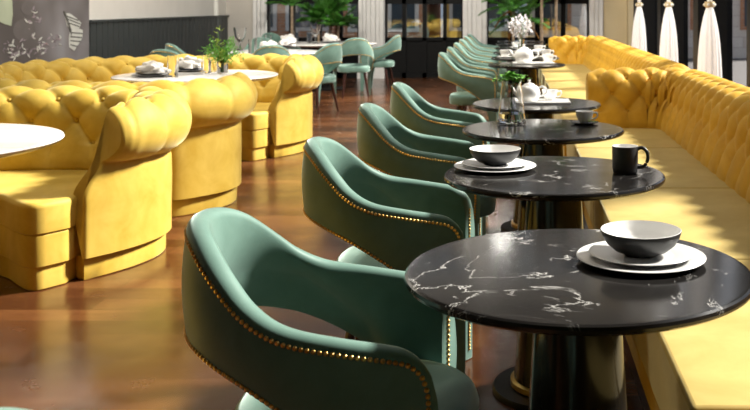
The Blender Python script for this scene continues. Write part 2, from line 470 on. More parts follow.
def poly_slab(m, poly, z0, z1, mat, r=.03, k=5, inset0=0):
    """horizontal slab over a closed plan polygon with rounded upper edge"""
    n = len(poly); P = [Vector((p[0], p[1])) for p in poly]
    area = sum(P[i].x * P[(i + 1) % n].y - P[(i + 1) % n].x * P[i].y for i in range(n)); sg = 1 if area > 0 else -1
    N = []
    for i in range(n):
        d = (P[(i + 1) % n] - P[i - 1]).normalized(); N.append(Vector((d.y, -d.x)) * sg)
    rings = [(z0 + .0, inset0 + .006), (z0 + .006, inset0)]
    for q in range(k + 1):
        a = q / k * PI / 2; rings.append((z1 - r + r * math.sin(a), inset0 + r * (1 - math.cos(a))))
    rows = [[(P[i].x - N[i].x * ins, P[i].y - N[i].y * ins, z) for i in range(n)] for z, ins in rings]
    m.grid(rows, mat, closed_u=True); m.add(rows[-1], [tuple(range(n))], mat); m.add(rows[0], [tuple(range(n))[::-1]], mat)

def circ_arc(r, a0, a1, n): return [(r * math.cos(math.radians(a0 + (a1 - a0) * i / n)), r * math.sin(math.radians(a0 + (a1 - a0) * i / n)), 0) for i in range(n + 1)]
armpts = [(.50, .70, 0), (.584, .826, 0), (.66, .99, 0), (.70, 1.19, 0), (.675, 1.38, 0), (.585, 1.54, 0)]
R = 1.75
half = armpts + [(R * math.cos(math.radians(a)), R * math.sin(math.radians(a)), 0) for a in (75, 80, 90, 105, 120, 135, 150, 165)]
full = half + [(-R, 0, 0)] + [(x, -y, 0) for x, y, z in half[::-1]]
BP = cr(full, 10)            # runs from the far arm tip round the back to the near arm tip
BP = BP[::-1]                # near tip -> ... -> far tip, so that N = (d.y,-d.x) points outward
def offset_path(P, off):
    out = []
    for i, p in enumerate(P):
        d = (P[min(i + 1, len(P) - 1)] - P[max(i - 1, 0)]).normalized(); N = Vector((d.y, -d.x, 0)); out.append(p + N * off)
    return out
def test_dir():
    i = len(BP) // 2; d = (BP[i + 1] - BP[i - 1]); N = Vector((d.y, -d.x, 0)); return N.dot(BP[i]) > 0
if not test_dir(): BP = BP[::-1]
def thin(e):
    t = min(1, e / .6); return .42 + .58 * t * t * (3 - 2 * t)
def thin_path(P, off):
    P = resample(P, .05)[0]; L = sum((b - a).length for a, b in zip(P, P[1:])); out = []; s = 0
    for i, p in enumerate(P):
        if i: s += (p - P[i - 1]).length
        d = (P[min(i + 1, len(P) - 1)] - P[max(i - 1, 0)]).normalized(); N = Vector((d.y, -d.x, 0))
        out.append(p + N * off * thin(min(s, L - s)))
    return out
def booth(loc, label, btest):
    t = thing('booth_sofa', loc, label, 'sofa', 'curved yellow booths')
    c0 = Vector(loc)
    tufted_back(BP, .29, 'backrest', t, M['yellow'], .0155, A=.040, buttons=lambda p: btest(p + c0), thin=thin, sweep=sweep_arm)
    # plinth under the back wall
    ip = offset_path(BP, -.03); iq = thin_path(BP, -.24)
    poly = [(p.x, p.y) for p in resample(ip, .06)[0]] + [(p.x, p.y) for p in resample(iq, .06)[0][::-1]]
    m = MB(); poly_slab(m, poly, 0, .118, M['yellow'], .004, 2); m.build('plinth', parent=t)
    # seat plan: inner side of the wall and the wavy front edge
    inn = resample(thin_path(BP, -.20), .06)[0]
    if inn[0].y > 0: inn = inn[::-1]     # start near (−y) tip, end far (+y) tip
    fr = [(.43, .655), (.385, .58), (.34, .525), (.27, .53), (.16, .63), (.04, .755), (-.12, .84), (-.35, .80), (-.62, .60), (-.80, .32), (-.86, 0)]
    fr = fr + [(x, -y) for x, y in fr[:-1][::-1]]
    frp = resample([Vector(p) for p in cr([(x, y, 0) for x, y in fr], 6)], .04)[0]
    plan = [(p.x, p.y) for p in inn] + [(p.x, p.y) for p in frp]
    m = MB(); poly_slab(m, plan, .0, .112, M['yellow'], .004, 2, inset0=.022); m.build('seat_plinth', parent=t)
    m = MB(); poly_slab(m, plan, .112, .272, M['yellow'], .012, 3, inset0=.006); m.build('seat_base', parent=t)
    m = MB(); poly_slab(m, plan, .272, .425, M['yellow'], .03, 5); m.build('seat_cushion', parent=t)
    return t
booth((-2.6, 4.05, 0), 'curved yellow tufted velvet booth nearest the camera, cut by the left edge', lambda p: p.y > 4.5)
booth((-2.6, 7.87, 0), 'curved yellow tufted velvet booth around the white table with the bushy plant', lambda p: p.y > 7.8)

def banquette(y0, y1, label, seams, step, btest, vstep):
    t = thing('banquette', (0, 0, 0), label, 'banquette')
    XO, YO, rc = 1.40, y1 + .27, .42
    path = [Vector((XO, y0, 0)), Vector((XO, YO - rc, 0))]
    path += [Vector((XO - rc + rc * math.cos(a), YO - rc + rc * math.sin(a), 0)) for a in [k * PI / 2 / 10 for k in range(1, 11)]]
    path += [Vector((.60, YO, 0))]
    tufted_back(path, .215, 'backrest', t, M['gold'], step, A=.042, vstep=vstep, buttons=btest)
    ip = resample(offset_path(resample(path, .1)[0], -.03), .1)[0]; iq = resample(offset_path(resample(path, .1)[0], -.22), .1)[0]
    m = MB(); poly_slab(m, [(p.x, p.y) for p in ip] + [(p.x, p.y) for p in iq[::-1]], 0, .118, M['gold'], .004, 2); m.build('plinth', parent=t)
    x0 = .41; e = YO - .16
    m = MB(); m.box(x0 + .035, 1.2, y0, e - .12, 0, .13, M['wood']); m.build('seat_plinth', parent=t, bevel=.004)
    m = MB(); m.box(x0 + .012, 1.2, y0, e - .1, .13, .232, M['gold']); m.build('seat_base', parent=t, bevel=.008)
    for a, b in zip(seams, seams[1:]):
        m = MB()
        b2 = min(b, e - .09)
        m.box(x0, 1.19, a + .004, b2 - .004, .234, .45, M['seat_gold']); m.build('seat_cushion', parent=t, bevel=.014)
    return t
M['seat_gold'] = velvet('seat_velvet', (.47, .32, .085), (.58, .43, .14), (1, .95, .6), .45, .6, 4)
banquette(.9, 7.2, 'long golden tufted banquette along the right windows with the nearest black tables', [.9, 2.19, 3.48, 4.83, 6.19, 7.4], .0135, lambda p: p.y > 4.4, .0135)
banquette(7.72, 15.0, 'far golden tufted banquette behind the nearer one by the right windows', [7.72, 9.0, 10.3, 11.6, 12.9, 14.2, 15.2], .018, None, .018)

# ------------------------------------------------------------------ tub chair (faces +X, origin under the seat)
def smooth_tab(tab):
    P = cr([(a, b, 0) for a, b in tab], 10); T = [(p.x, p.y) for p in P]
    return lambda x: lerp_tab(T, x)
ztop = smooth_tab([(-.40, .895), (-.375, .889), (-.33, .860), (-.26, .797), (-.20, .748), (-.12, .712), (0, .692), (.10, .678), (.16, .668), (.25, .655)])
zbot = smooth_tab([(-.40, .632), (-.36, .62), (-.28, .598), (-.18, .562), (-.07, .502), (.02, .440), (.09, .378), (.2, .36)])
def plan_curve(a, b, xf, yf, n):
    """from the near arm (y<0) front, round the back, to the far arm front"""
    pts = [Vector((xf, -yf, 0)), Vector((xf * .5, -(yf * .35 + b * .65), 0)), Vector((0, -b, 0))]
    for k in range(1, 18):
        ph = PI * k / 18; pts.append(Vector((-a * math.sin(ph) ** .92, -b * math.cos(ph), 0)))
    pts += [Vector((0, b, 0)), Vector((xf * .5, (yf * .35 + b * .65), 0)), Vector((xf, yf, 0))]
    P = cr(pts, 8); return resample(P, 1.0 / 1e9 if False else sum((q - p).length for p, q in zip(P, P[1:])) / n)
inner_lift = lambda x: lerp_tab([(-.385, .085), (-.2, .09), (.0, .045), (.08, 0)], x)
open_k = lambda x: lerp_tab([(-.385, 1), (-.02, 1), (.08, 0)], x)
NC = 150
outer, OL = plan_curve(.385, .288, .205, .278, NC)
inner, IL = plan_curve(.338, .244, .176, .236, NC)
RC = .075
def col_z(i):
    x = outer[i].x; s = OL * i / NC; e = min(s, OL - s)
    zt, zb = ztop(x), zbot(x)
    if e < RC: zt -= RC - math.sqrt(max(0, RC * RC - (RC - e) ** 2))
    return zt, zb
def make_chair(label, group):
    t = thing('tub_chair', (0, 0, 0), label, 'chair', group)
    m = MB(); rows = []
    for i in range(NC + 1):
        zt, zb = col_z(i); o, q = outer[i], inner[i]
        if i == 0 or i == NC: zt, zb = min(zt, .60), zb
        backness = max(0, -o.x / .385)
        q = q.lerp(q * (1 - .02 * backness), 1)
        r = []
        K = 9
        mid = (o + q) / 2; th = (o - q) / 2
        for k in range(K + 1):          # outer face upward, a little belly
            f = k / K; z = zb + .012 + (zt - .022 - zb - .012) * f; bulge = .010 * math.sin(PI * f)
            r.append(tuple(o + (o - q).normalized() * bulge + Vector((0, 0, z))))
        for k in range(1, 8):           # rim
            a = PI * k / 8; pp = mid + th * math.cos(a); r.append((pp.x, pp.y, zt - .022 + .022 * math.sin(a)))
        for k in range(K + 1):
            f = 1 - k / K; zi = zb + .012 + inner_lift(o.x); z = zi + (zt - .022 - zi) * f
            lean = .02 * backness * (1 - f)
            pp = q + Vector((lean, 0, 0)) + (o - q) * (.7 * open_k(o.x) * (1 - f) ** 2); r.append((pp.x, pp.y, z)); ib = pp.copy(); ibz = z
        for k in range(1, 5):
            a = PI * k / 5; pp = ib.lerp(o, k / 5); r.append((pp.x, pp.y, ibz + (zb + .012 - ibz) * k / 5 - .010 * math.sin(a)))
        rows.append(r)
    m.grid(rows, M['green'], closed_u=True)
    m.add(rows[0], [tuple(range(len(rows[0])))], M['green']); m.add(rows[-1], [tuple(range(len(rows[0])))], M['green'])
    m.build('backrest', parent=t, angle=50)
    # seat cushion: superellipse
    def se(sx, sy, z, n=56, e=2.6):
        out = []
        for k in range(n):
            a = 2 * PI * k / n; ca, sa = math.cos(a), math.sin(a)
            out.append((sx * math.copysign(abs(ca) ** (2 / e), ca), sy * math.copysign(abs(sa) ** (2 / e), sa), z))
        return out
    m = MB(); S = []
    for z, ins in ((.375, .012), (.38, .003), (.395, 0), (.44, -.004), (.462, .004), (.475, .02), (.482, .05), (.486, .11), (.488, .2)):
        S.append(se(.275 - ins, .238 - ins, z))
    m.grid(S, M['green'], closed_u=True); m.add(S[0], [tuple(range(56))], M['green']); m.add(S[-1], [tuple(range(56))], M['green'])
    m.build('seat', parent=t, angle=50)
    for sy in (-1, 1):
        m = MB(); ring = []
        for z, x0, x1 in ((.395, .092, .203), (.25, .125, .203), (.0, .155, .203)):
            y0, y1 = .236, .279
            ring.append([(x0, sy * y0, z), (x1 - .028, sy * y0, z), (x1, sy * y1, z), (x0, sy * y1, z)])
        m.grid(ring, M['green'], closed_u=True); m.add(ring[0], [(0, 1, 2, 3)], M['green']); m.add(ring[-1], [(0, 1, 2, 3)], M['green'])
        m.build('leg', parent=t, bevel=.006)
        m = MB().tube([(-.17, sy * .14, .385), (-.205, sy * .165, .2), (-.245, sy * .19, 0)], [.021, .018, .011], M['wood'], seg=10)
        m.build('leg', parent=t)
    # nailheads
    def nails(step, seg):
        m = MB(); r = .0058
        def put(P, N):
            N = N.normalized(); A = N.cross(Vector((0, 0, 1)));
            if A.length < .1: A = Vector((1, 0, 0))
            A.normalize(); B = N.cross(A)
            rr = [[tuple(P + A * (q * r * math.cos(2 * PI * k / seg)) + B * (q * r * math.sin(2 * PI * k / seg)) + N * h) for k in range(seg)] for q, h in ((1, -.001), (.9, .0022), (.5, .0042))]
            m.grid(rr, M['brass'], closed_u=True, flip=True); m.add(rr[-1], [tuple(range(seg))], M['brass'])
        def surf(s, z):
            i = max(0, min(NC, s / OL * NC)); a = int(i); b = min(NC, a + 1); f = i - a
            o = outer[a].lerp(outer[b], f); q = inner[a].lerp(inner[b], f); N = (o - q).normalized()
            zt, zb = col_z(a); fz = (z - zb - .012) / max(.02, zt - zb - .034)
            return o + N * (.010 * math.sin(PI * min(1, max(0, fz)))) + Vector((0, 0, z)), N
        # line in (s, z): up the near front edge, round the corner, along the top, and down the far front
        line = []; c = RC - .022; ii = .022
        line += [(ii, .40 + .01 * k) for k in range(0, 18)]
        n = 200
        for k in range(n + 1):
            s = ii + (OL - 2 * ii) * k / n; e = min(s, OL - s)
            x = outer[round(s / OL * NC)].x
            zt = lerp_tab(TT, s) - .027
            if e < RC: zt -= c - math.sqrt(max(0, c * c - (RC - e) ** 2)) if RC - e < c else c
            line.append((s, zt))
        line += [(OL - ii, .57 - .01 * k) for k in range(0, 18)]
        line = [Vector((a, b, 0)) for a, b in line]
        for p in resample(line, step)[0]:
            P, N = surf(p.x, p.y); put(P, N)
        low = [Vector((s, lerp_tab(TB, s) + .020, 0)) for s in [OL * (.03 + .94 * k / 160) for k in range(161)]]
        for p in resample(low, step)[0]:
            P, N = surf(p.x, p.y); put(P, N)
        for sg, i in ((-1, 0), (1, NC)):      # down the slanted arm fronts and the front legs
            o, q = outer[i], inner[i]; P0 = (o + q) / 2; N = Vector(((o - q).y, -(o - q).x, 0)); N = N if N.x > 0 else -N
            z = .58
            while z > .03: put(P0 + Vector((0, 0, z)), N); z -= step
        return m
    m = nails(.0128, 8); nt_ = m.build('nailhead_trim', parent=t); nt_['kind'] = 'stuff'; nt_['label'] = 'row of round brass nailheads'
    return t
TT = [(OL * i / NC, ztop(outer[i].x)) for i in range(NC + 1)]; TB = [(OL * i / NC, zbot(outer[i].x)) for i in range(NC + 1)]
CX = -.355
CG = 'green chairs along the black tables'
near_names = ['foreground green velvet tub chair facing the nearest black table', 'green velvet tub chair facing the table with the black mug',
              'green velvet tub chair facing the black table with the glass flask', 'green velvet tub chair facing the table with teapot and square tray, nearest camera of that set']
near_names[3] = 'green tub chair facing the fourth black table, behind the glass flask'
TZ = .77
TY = [2.19, 3.43, 4.67, 5.88]
CY = [2.22, 3.45, 4.66, 5.93]
ch0 = make_chair(near_names[0], CG); ch0.location = (CX, CY[0], 0)
for i in (1, 2, 3): dup(ch0, (CX, CY[i], 0), 0, near_names[i])
dup(ch0, (-.30, 1.068, 0), 0, 'green chair of which only the back top shows in the bottom left corner')
farY = [9.75, 11.0, 12.25, 13.5, 14.75, 16.0]
fn = ['frontmost of the six green tub chairs in the far row of black tables', 'second from the front of the six green chairs in the far row', 'third from the front of the six green chairs in the far row',
      'fourth from the front of the six green chairs in the far row', 'second from the back of the six green chairs in the far row', 'rearmost green tub chair of the far row, next to the back windows']
for y, l in zip(farY, fn): dup(ch0, (CX, y - .04, 0), 0, l, 'green chairs in the far row')
# chairs of the white tables at the back
def face(x, y, tx, ty): return math.atan2(ty - y, tx - x)
TA = (-3.25, 12.75); TBp = (-3.05, 15.6)
for x, y, tx, ty, l in ((-2.55, 12.35, *TA, 'green chair behind the end roll of the farther booth, facing left'),
                        (-2.98, 11.85, *TA, 'green chair back showing just over the farther booth, left of its end roll'),
                        (-4.0, 12.2, *TA, 'green chair at the left side of the first white dining table'),
                        (-3.62, 13.95, *TA, 'green chair at the back of the first white dining table, behind the goblet'),
                        (-2.37, 14.35, -2.75, 15.6, 'green chair seen from behind with open back, in the walkway before the door'),
                        (-2.18, 15.5, -3.05, 15.6, 'green chair at right end of the farthest white table, beside the pilaster'),
                        (-3.95, 16.4, *TBp, 'green chair at left of the farthest white table, under the window'),
                        (-3.72, 10.75, -3.3, 12.5, 'dark green chair back showing between the farther booth and the charcoal wainscot')):
    dup(ch0, (x, y, 0), face(x, y, tx, ty), l, 'green chairs at the white tables')

# ------------------------------------------------------------------ tables
def black_table(loc, label, group):
    t = thing('bistro_table', loc, label, 'table', group)
    m = MB().lathe([(.0001, .742), (.365, .742), (.382, .746), (.391, .752), (.394, .759), (.392, .766), (.387, .7695), (.378, .77), (.0001, .77)], M['black_marble'], seg=96); m.build('tabletop', parent=t, angle=30)
    m = MB().lathe([(.093, .743), (.097, .71), (.114, .42), (.145, .03), (.145, .02)], M['black_marble_gloss'], seg=48); m.build('pedestal', parent=t)
    m = MB().lathe([(.22, 0), (.22, .012), (.215, .018), (.0001, .019)], M['black'], seg=48); m.build('base_plate', parent=t)
    m = MB().lathe([(.147, .018), (.156, .022), (.156, .04), (.144, .045)], M['brass'], seg=48); m.build('base_ring', parent=t)
    return t
M['black_marble_gloss'] = marble('pedestal_marble', (.010, .009, .008), (.024, .020, .016), (.4, .36, .3), .14, (.56, .7), 2.0, .012)
BT = 'round black marble tables'
bt = black_table((.15, TY[0], 0), 'round black marble table in the foreground with one bowl on plates', BT)
for y, l in zip(TY[1:], ('round black table with the black mug, second from the camera', 'round black table with the glass flask and small cup, third from the camera', 'round black table with teapot and white square tray, fourth from the camera')):
    dup(bt, (.15, y, 0), y * .9, l)
tn = ['black table with the white teapot in the far row, its frontmost', 'black table in the far row with the white blossom vase', 'third black table of the far row, with a lone white cup', 'fourth black table of the far row, before the leafy trunks',
      'fifth black table of the far row', 'last black table, right at the back windows']
for y, l in zip(farY, tn): dup(bt, (.15, y, 0), y, l, 'round black tables in the far row')
def white_table(loc, r, h, label):
    t = thing('dining_table', loc, label, 'table', 'white marble dining tables')
    MB().lathe([(.0001, h - .035), (r - .05, h - .035), (r - .01, h - .02), (r, h - .01), (r - .004, h - .002), (r - .012, h), (.0001, h)], M['white_marble'], seg=96).build('tabletop', parent=t, angle=30)
    MB().lathe([(.16, h - .036), (.10, h - .10), (.07, .35), (.09, .06), (.12, .03)], M['black'], seg=32).build('pedestal', parent=t)
    MB().lathe([(.33, 0), (.33, .015), (.30, .025), (.1, .035), (.0001, .035)], M['black'], seg=40).build('base_plate', parent=t)
    return t
HW = .80
white_table((-2.58, 4.0, 0), .65, HW, 'bare round white marble table cut by the left edge in the nearest booth')
white_table((-2.58, 7.85, 0), .65, HW, 'round white marble table with place settings and bushy plant in the farther booth')
white_table((*TA, 0), .72, .75, 'first white dining table beyond the booths, with goblet and glasses')
white_table((*TBp, 0), .85, .75, 'farthest white dining table, by the big palm')

# ------------------------------------------------------------------ tableware
def bowl_on_plates(x, y, z, lab):
    g = 'bowls and plates on the black tables'
    def plate(r, z, nm, l):
        m = MB(); m.lathe([(.0001, 0), (r * .6, 0), (r * .64, .002), (r, .011), (r + .001, .0125)], M['dark_plate'], seg=64)
        m.lathe([(r + .001, .0125), (r, .0140), (r - .004, .0138), (r * .66, .006), (r * .62, .005), (.0001, .005)], M['ceramic'], seg=64)
        o = m.build(nm, angle=60); o.location = (x, y, z); tag(o, l, 'plate', g)
    plate(.150, z + .0008, 'dinner_plate', 'larger white plate with dark rim under the %s' % lab)
    plate(.121, z + .0095, 'side_plate', 'smaller white plate between bowl and large plate, %s' % lab)
    b = thing('bowl', (x, y, z + .0165), 'bowl dark grey outside and white inside, %s' % lab, 'bowl', g)
    MB().lathe([(.0001, 0), (.040, 0), (.043, .004), (.062, .011), (.080, .026), (.090, .042), (.0945, .056), (.094, .058)], M['dark_ceramic'], seg=64).build('outer_shell', parent=b, angle=60)
    MB().lathe([(.094, .058), (.0925, .0585), (.091, .056), (.0865, .042), (.076, .027), (.055, .013), (.03, .0085), (.0001, .008)], M['ceramic'], seg=64).build('inner_glaze', parent=b, angle=60)
bowl_on_plates(.302, 2.25, TZ, 'nearest table bowl setting')
bowl_on_plates(-.062, 3.52, TZ, 'second table bowl setting')
def mug(x, y, z):
    t = thing('mug', (x, y, z), 'black mug with white inside on the second black table', 'mug', rz=-.25)
    MB().lathe([(.0001, 0), (.040, 0), (.043, .003), (.0455, .02), (.0465, .095), (.046, .097)], M['dark_ceramic'], seg=48).build('body', parent=t)
    MB().lathe([(.046, .097), (.0445, .097), (.0435, .095), (.0425, .02), (.038, .006), (.0001, .005)], M['ceramic'], seg=48).build('inner_glaze', parent=t)
    pts = cr([(.041, 0, .085), (.060, 0, .092), (.078, 0, .078), (.080, 0, .050), (.066, 0, .026), (.041, 0, .022)], 6)
    MB().tube([tuple(p) for p in pts], .0062, M['dark_ceramic'], seg=10).build('handle', parent=t)
mug(.404, 3.43, TZ)
def cup(x, y, z, lab, s=1, saucer=True, mat='ceramic', smat='dark_plate', group=None):
    if saucer:
        m = MB(); m.lathe([(.0001, 0), (.04 * s, 0), (.07 * s, .008), (.071 * s, .0105), (.068 * s, .0105), (.04 * s, .004), (.0001, .004)], M[smat], seg=40)
        o = m.build('saucer'); o.location = (x, y, z); tag(o, ('dark' if smat == 'dark_plate' else 'white') + ' saucer under the ' + lab, 'saucer', group)
        z += .0045
    t = thing('cup', (x, y, z), lab, 'cup', group, rz=-.3)
    m = MB(); m.lathe([(.0001, 0), (.022 * s, 0), (.024 * s, .004), (.034 * s, .018 * s), (.043 * s, .042 * s), (.045 * s, .06 * s), (.0435 * s, .06 * s), (.041 * s, .042 * s), (.031 * s, .018 * s), (.0001, .008)], M[mat], seg=40); m.build('body', parent=t, angle=60)
    pts = cr([(.041 * s, 0, .050 * s), (.060 * s, 0, .054 * s), (.067 * s, 0, .040 * s), (.055 * s, 0, .024 * s), (.036 * s, 0, .022 * s)], 5)
    MB().tube([tuple(p) for p in pts], .0042 * s, M[mat], seg=8).build('handle', parent=t)
cup(.366, 4.85, TZ, 'small white cup on the third black table')
# bit of green leaf on the saucer
m = MB()
for k in range(5):
    a = k * 1.25; c, s_ = math.cos(a), math.sin(a)
    m.add([(0, 0, .004), (.016 * c - .007 * s_, .016 * s_ + .007 * c, .009), (.03 * c, .03 * s_, .005), (.016 * c + .007 * s_, .016 * s_ - .007 * c, .009)], [(0, 1, 2, 3)], M['lime'])
o = m.build('mint_sprig'); o.location = (.366 + .035, 4.85 - .035, TZ + .0105); tag(o, 'small green leaf sprig lying on the dark saucer', 'leaf')
def flask(x, y, z):
    t = thing('glass_flask', (x, y, z), 'clear conical glass flask with water on the third black table', 'vase')
    out = [(.0001, 0), (.066, 0), (.073, .004), (.074, .012), (.066, .07), (.057, .14), (.051, .185), (.050, .20), (.052, .215), (.055, .222)]
    inn = [(.053, .222), (.050, .215), (.048, .20), (.049, .185), (.055, .14), (.0638, .07), (.0715, .014), (.065, .006), (.0001, .006)]
    MB().lathe(out + inn, M['glass'], seg=48).build('body', parent=t)
    MB().lathe([(.0001, .0065), (.064, .0065), (.0708, .014), (.0655, .055), (.0001, .055)], M['glass_water'], seg=48).build('water', parent=t)
    # stems and leaves as a separate thing held in the flask
    f = thing('green_sprig', (x, y, z), 'leafy green sprig standing in the conical glass flask', 'plant')
    rr = random.Random(5); m = MB(); lf = MB()
    for k in range(3):
        ex, ey = rr.uniform(-.03, .03), rr.uniform(-.02, .02); top = .235 + rr.uniform(-.01, .02)
        pts = cr([(rr.uniform(-.02, .02), rr.uniform(-.02, .02), .012), (0, 0, .12), (ex * .35, ey * .35, .19), (ex, ey, top)], 5)
        m.tube([tuple(p) for p in pts], .0026, M['stem'], seg=6)
    m.build('stem', parent=f)
    for k in range(150):
        a = rr.uniform(0, 2 * PI); rad = min(.07, abs(rr.gauss(0, .04))); cx, cy, cz = rad * math.cos(a) * 1.2, rad * math.sin(a), .235 + rr.uniform(-.012, .022) - rad * .15
        leaflet(lf, Vector((cx, cy, cz)), rr, .03, .024, M['leaf'])
    lf.build('foliage', parent=f, smooth=False)
def leaflet(m, p, rr, l, w, mat, tilt=.6):
    a = rr.uniform(0, 2 * PI); e = rr.uniform(-tilt, tilt); d = Vector((math.cos(a) * math.cos(e), math.sin(a) * math.cos(e), math.sin(e)))
    s = d.cross(Vector((0, 0, 1))).normalized() * w / 2; up = s.cross(d).normalized() * l * .12
    m.add([tuple(p), tuple(p + d * l * .45 + s + up), tuple(p + d * l), tuple(p + d * l * .45 - s + up), tuple(p + d * l * .5 - up * .3)], [(0, 1, 4), (1, 2, 4), (2, 3, 4), (3, 0, 4)], mat)
M['glass_water'] = glass('water', (.96, .98, .98), 0, 1.33)
flask(-.003, 4.84, TZ)
def teapot(x, y, z, lab, s=1, rz=0, group='white teapots'):
    t = thing('teapot', (x, y, z), lab, 'teapot', group, rz=rz)
    MB().lathe([(.0001, 0), (.045 * s, 0), (.050 * s, .004), (.068 * s, .03 * s), (.073 * s, .055 * s), (.066 * s, .085 * s), (.048 * s, .103 * s), (.036 * s, .107 * s), (.0001, .107 * s)], M['ceramic'], seg=40).build('body', parent=t, angle=60)
    MB().lathe([(.037 * s, .107 * s), (.033 * s, .114 * s), (.012 * s, .121 * s), (.006 * s, .124 * s), (.0065 * s, .128 * s), (.011 * s, .134 * s), (.009 * s, .141 * s), (.0001, .143 * s)], M['ceramic'], seg=32).build('lid', parent=t)
    p = cr([(-.062 * s, 0, .045 * s), (-.088 * s, 0, .062 * s), (-.10 * s, 0, .085 * s), (-.118 * s, 0, .100 * s)], 6)
    MB().tube([tuple(q) for q in p], [.016 * s - .009 * s * i / (len(p) - 1) for i in range(len(p))], M['ceramic'], seg=12).build('spout', parent=t)
    p = cr([(.058 * s, 0, .088 * s), (.085 * s, 0, .098 * s), (.110 * s, 0, .080 * s), (.105 * s, 0, .050 * s), (.068 * s, 0, .034 * s)], 6)
    MB().tube([tuple(q) for q in p], .0062 * s, M['ceramic'], seg=10).build('handle', parent=t)
def tray(x, y, z, w, d, lab):
    m = MB(); m.box(-w / 2, w / 2, -d / 2, d / 2, 0, .008, M['ceramic'])
    m.box(-w / 2, w / 2, -d / 2, -d / 2 + .006, .008, .014, M['ceramic']); m.box(-w / 2, w / 2, d / 2 - .006, d / 2, .008, .014, M['ceramic'])
    m.box(-w / 2, -w / 2 + .006, -d / 2, d / 2, .008, .014, M['ceramic']); m.box(w / 2 - .006, w / 2, -d / 2, d / 2, .008, .014, M['ceramic'])
    o = m.build('tray', bevel=.002); o.location = (x, y, z); tag(o, lab, 'tray', 'white trays')
tray(.19, 5.90, TZ, .33, .24, 'white square tray under the teapot on the fourth black table')
teapot(.105, 5.88, TZ + .0082, 'round white teapot on tray behind the glass flask', .95, .0)
cup(.235, 5.97, TZ + .0082, 'white cup on the tray beside the nearer teapot', 1.1, False)
tray(.22, 9.80, TZ, .42, .26, 'white tray under the teapot in the far row')
teapot(.12, 9.80, TZ + .0082, 'white teapot with looped handle on the frontmost far table', 1.35, .15)
cup(.37, 9.84, TZ + .0082, 'white cup on the tray beside the farther teapot', 1.3, False)
cup(-.08, 11.0, TZ, 'white cup left of the blossom vase in the far row', 1.35, True, 'ceramic', 'ceramic', 'white cups in the far row')
cup(.39, 11.02, TZ, 'white cup right of the blossom vase in the far row', 1.35, True, 'ceramic', 'ceramic', 'white cups in the far row')
cup(.34, 12.3, TZ, 'white cup on the third table of the far row', 1.3, True, 'ceramic', 'ceramic', 'white cups in the far row')
cup(.05, 13.5, TZ, 'white cup on the fourth table of the far row', 1.2, True, 'ceramic', 'ceramic', 'white cups in the far row')
# blossom vase
def blossoms(x, y, z):
    t = thing('glass_vase', (x, y, z), 'slim clear glass vase holding white blossoms in the far row', 'vase')
    MB().lathe([(.0001, 0), (.05, 0), (.055, .01), (.045, .08), (.03, .17), (.035, .21), (.033, .21), (.027, .17), (.041, .08), (.05, .012), (.0001, .008)], M['glass'], seg=28).build('body', parent=t)
    f = thing('blossom_bunch', (x, y, z), 'bunch of white blossoms in the slim vase on the far row', 'flowers')
    rr = random.Random(11); st = MB(); bl = MB()
    for k in range(7):
        a = rr.uniform(0, 2 * PI); e = .13 * rr.random() ** .5; pts = cr([(0, 0, .02), (0, 0, .2), (e * .6 * math.cos(a), e * .6 * math.sin(a), .33), (e * math.cos(a), e * math.sin(a), .42 + rr.uniform(-.08, .08))], 4)
        st.tube([tuple(p) for p in pts], .003, M['stem'], seg=5)
    st.build('stem', parent=f)
    for k in range(120):
        d = Vector((rr.gauss(0, 1), rr.gauss(0, 1), rr.gauss(0, 1))).normalized() * rr.uniform(.5, 1)
        p = Vector((d.x * .15, d.y * .13, .36 + d.z * .14))
        for q in range(4): leaflet(bl, p, rr, .034, .024, M['petal'], 1.2)
    bl.build('petals', parent=f, smooth=False)
blossoms(.105, 11.0, TZ)
# place settings
def place(x, y, z, lab, s=1, seed=1):
    g = 'place settings on the white tables'
    for nm, r, zz, l in (('dinner_plate', .15, .0008, 'larger grey dinner plate, '), ('side_plate', .118, .014, 'smaller black plate stacked on top, ')):
        m = MB(); m.lathe([(.0001, 0), (r * .62 * s, 0), (r * .66 * s, .003), (r * s, .014), (r * s, .017), (r * .98 * s, .017), (r * .66 * s, .008), (.0001, .006)], M['dark_plate'] if nm == 'side_plate' else M['grey_plate'], seg=40)
        o = m.build(nm, angle=60); o.location = (x, y, z + zz); tag(o, l + lab, 'plate', g)
    rr = random.Random(seed); m = MB(); rows = []; n1, n2 = 22, 40; off = Vector((seed * 7.1, 0, 0))
    for i in range(n1 + 1):
        th = PI * i / n1; row = []
        for j in range(n2):
            ph = 2 * PI * j / n2; d = Vector((math.sin(th) * math.cos(ph), math.sin(th) * math.sin(ph), math.cos(th)))
            k = 1 + .5 * (abs(noise.noise(d * 1.6 + off)) * 2 - .4) + .12 * (abs(noise.noise(d * 4 + off)) - .2)
            p = Vector((d.x * .105 * k * s, d.y * .07 * k * s, max(-.001, .022 + d.z * .07 * k * s))); row.append(tuple(p))
        rows.append(row)
    m.grid(rows, M['napkin'], closed_u=True); o = m.build('napkin'); o.location = (x, y, z + .028); o.rotation_euler = (0, 0, rr.uniform(-.4, .4))
    tag(o, 'crumpled white napkin ' + lab, 'napkin', g)
M['grey_plate'] = plain('grey_plate_glaze', (.22, .22, .23), .35)
def tumbler(x, y, z, lab, r=.035, h=.13, g='glasses on the white tables'):
    m = MB().lathe([(.0001, 0), (r * .92, 0), (r * .95, .004), (r, h), (r - .0022, h), (r * .95 - .003, .012), (.0001, .012)], M['glass'], seg=28); o = m.build('tumbler'); o.location = (x, y, z); tag(o, lab, 'glass', g)
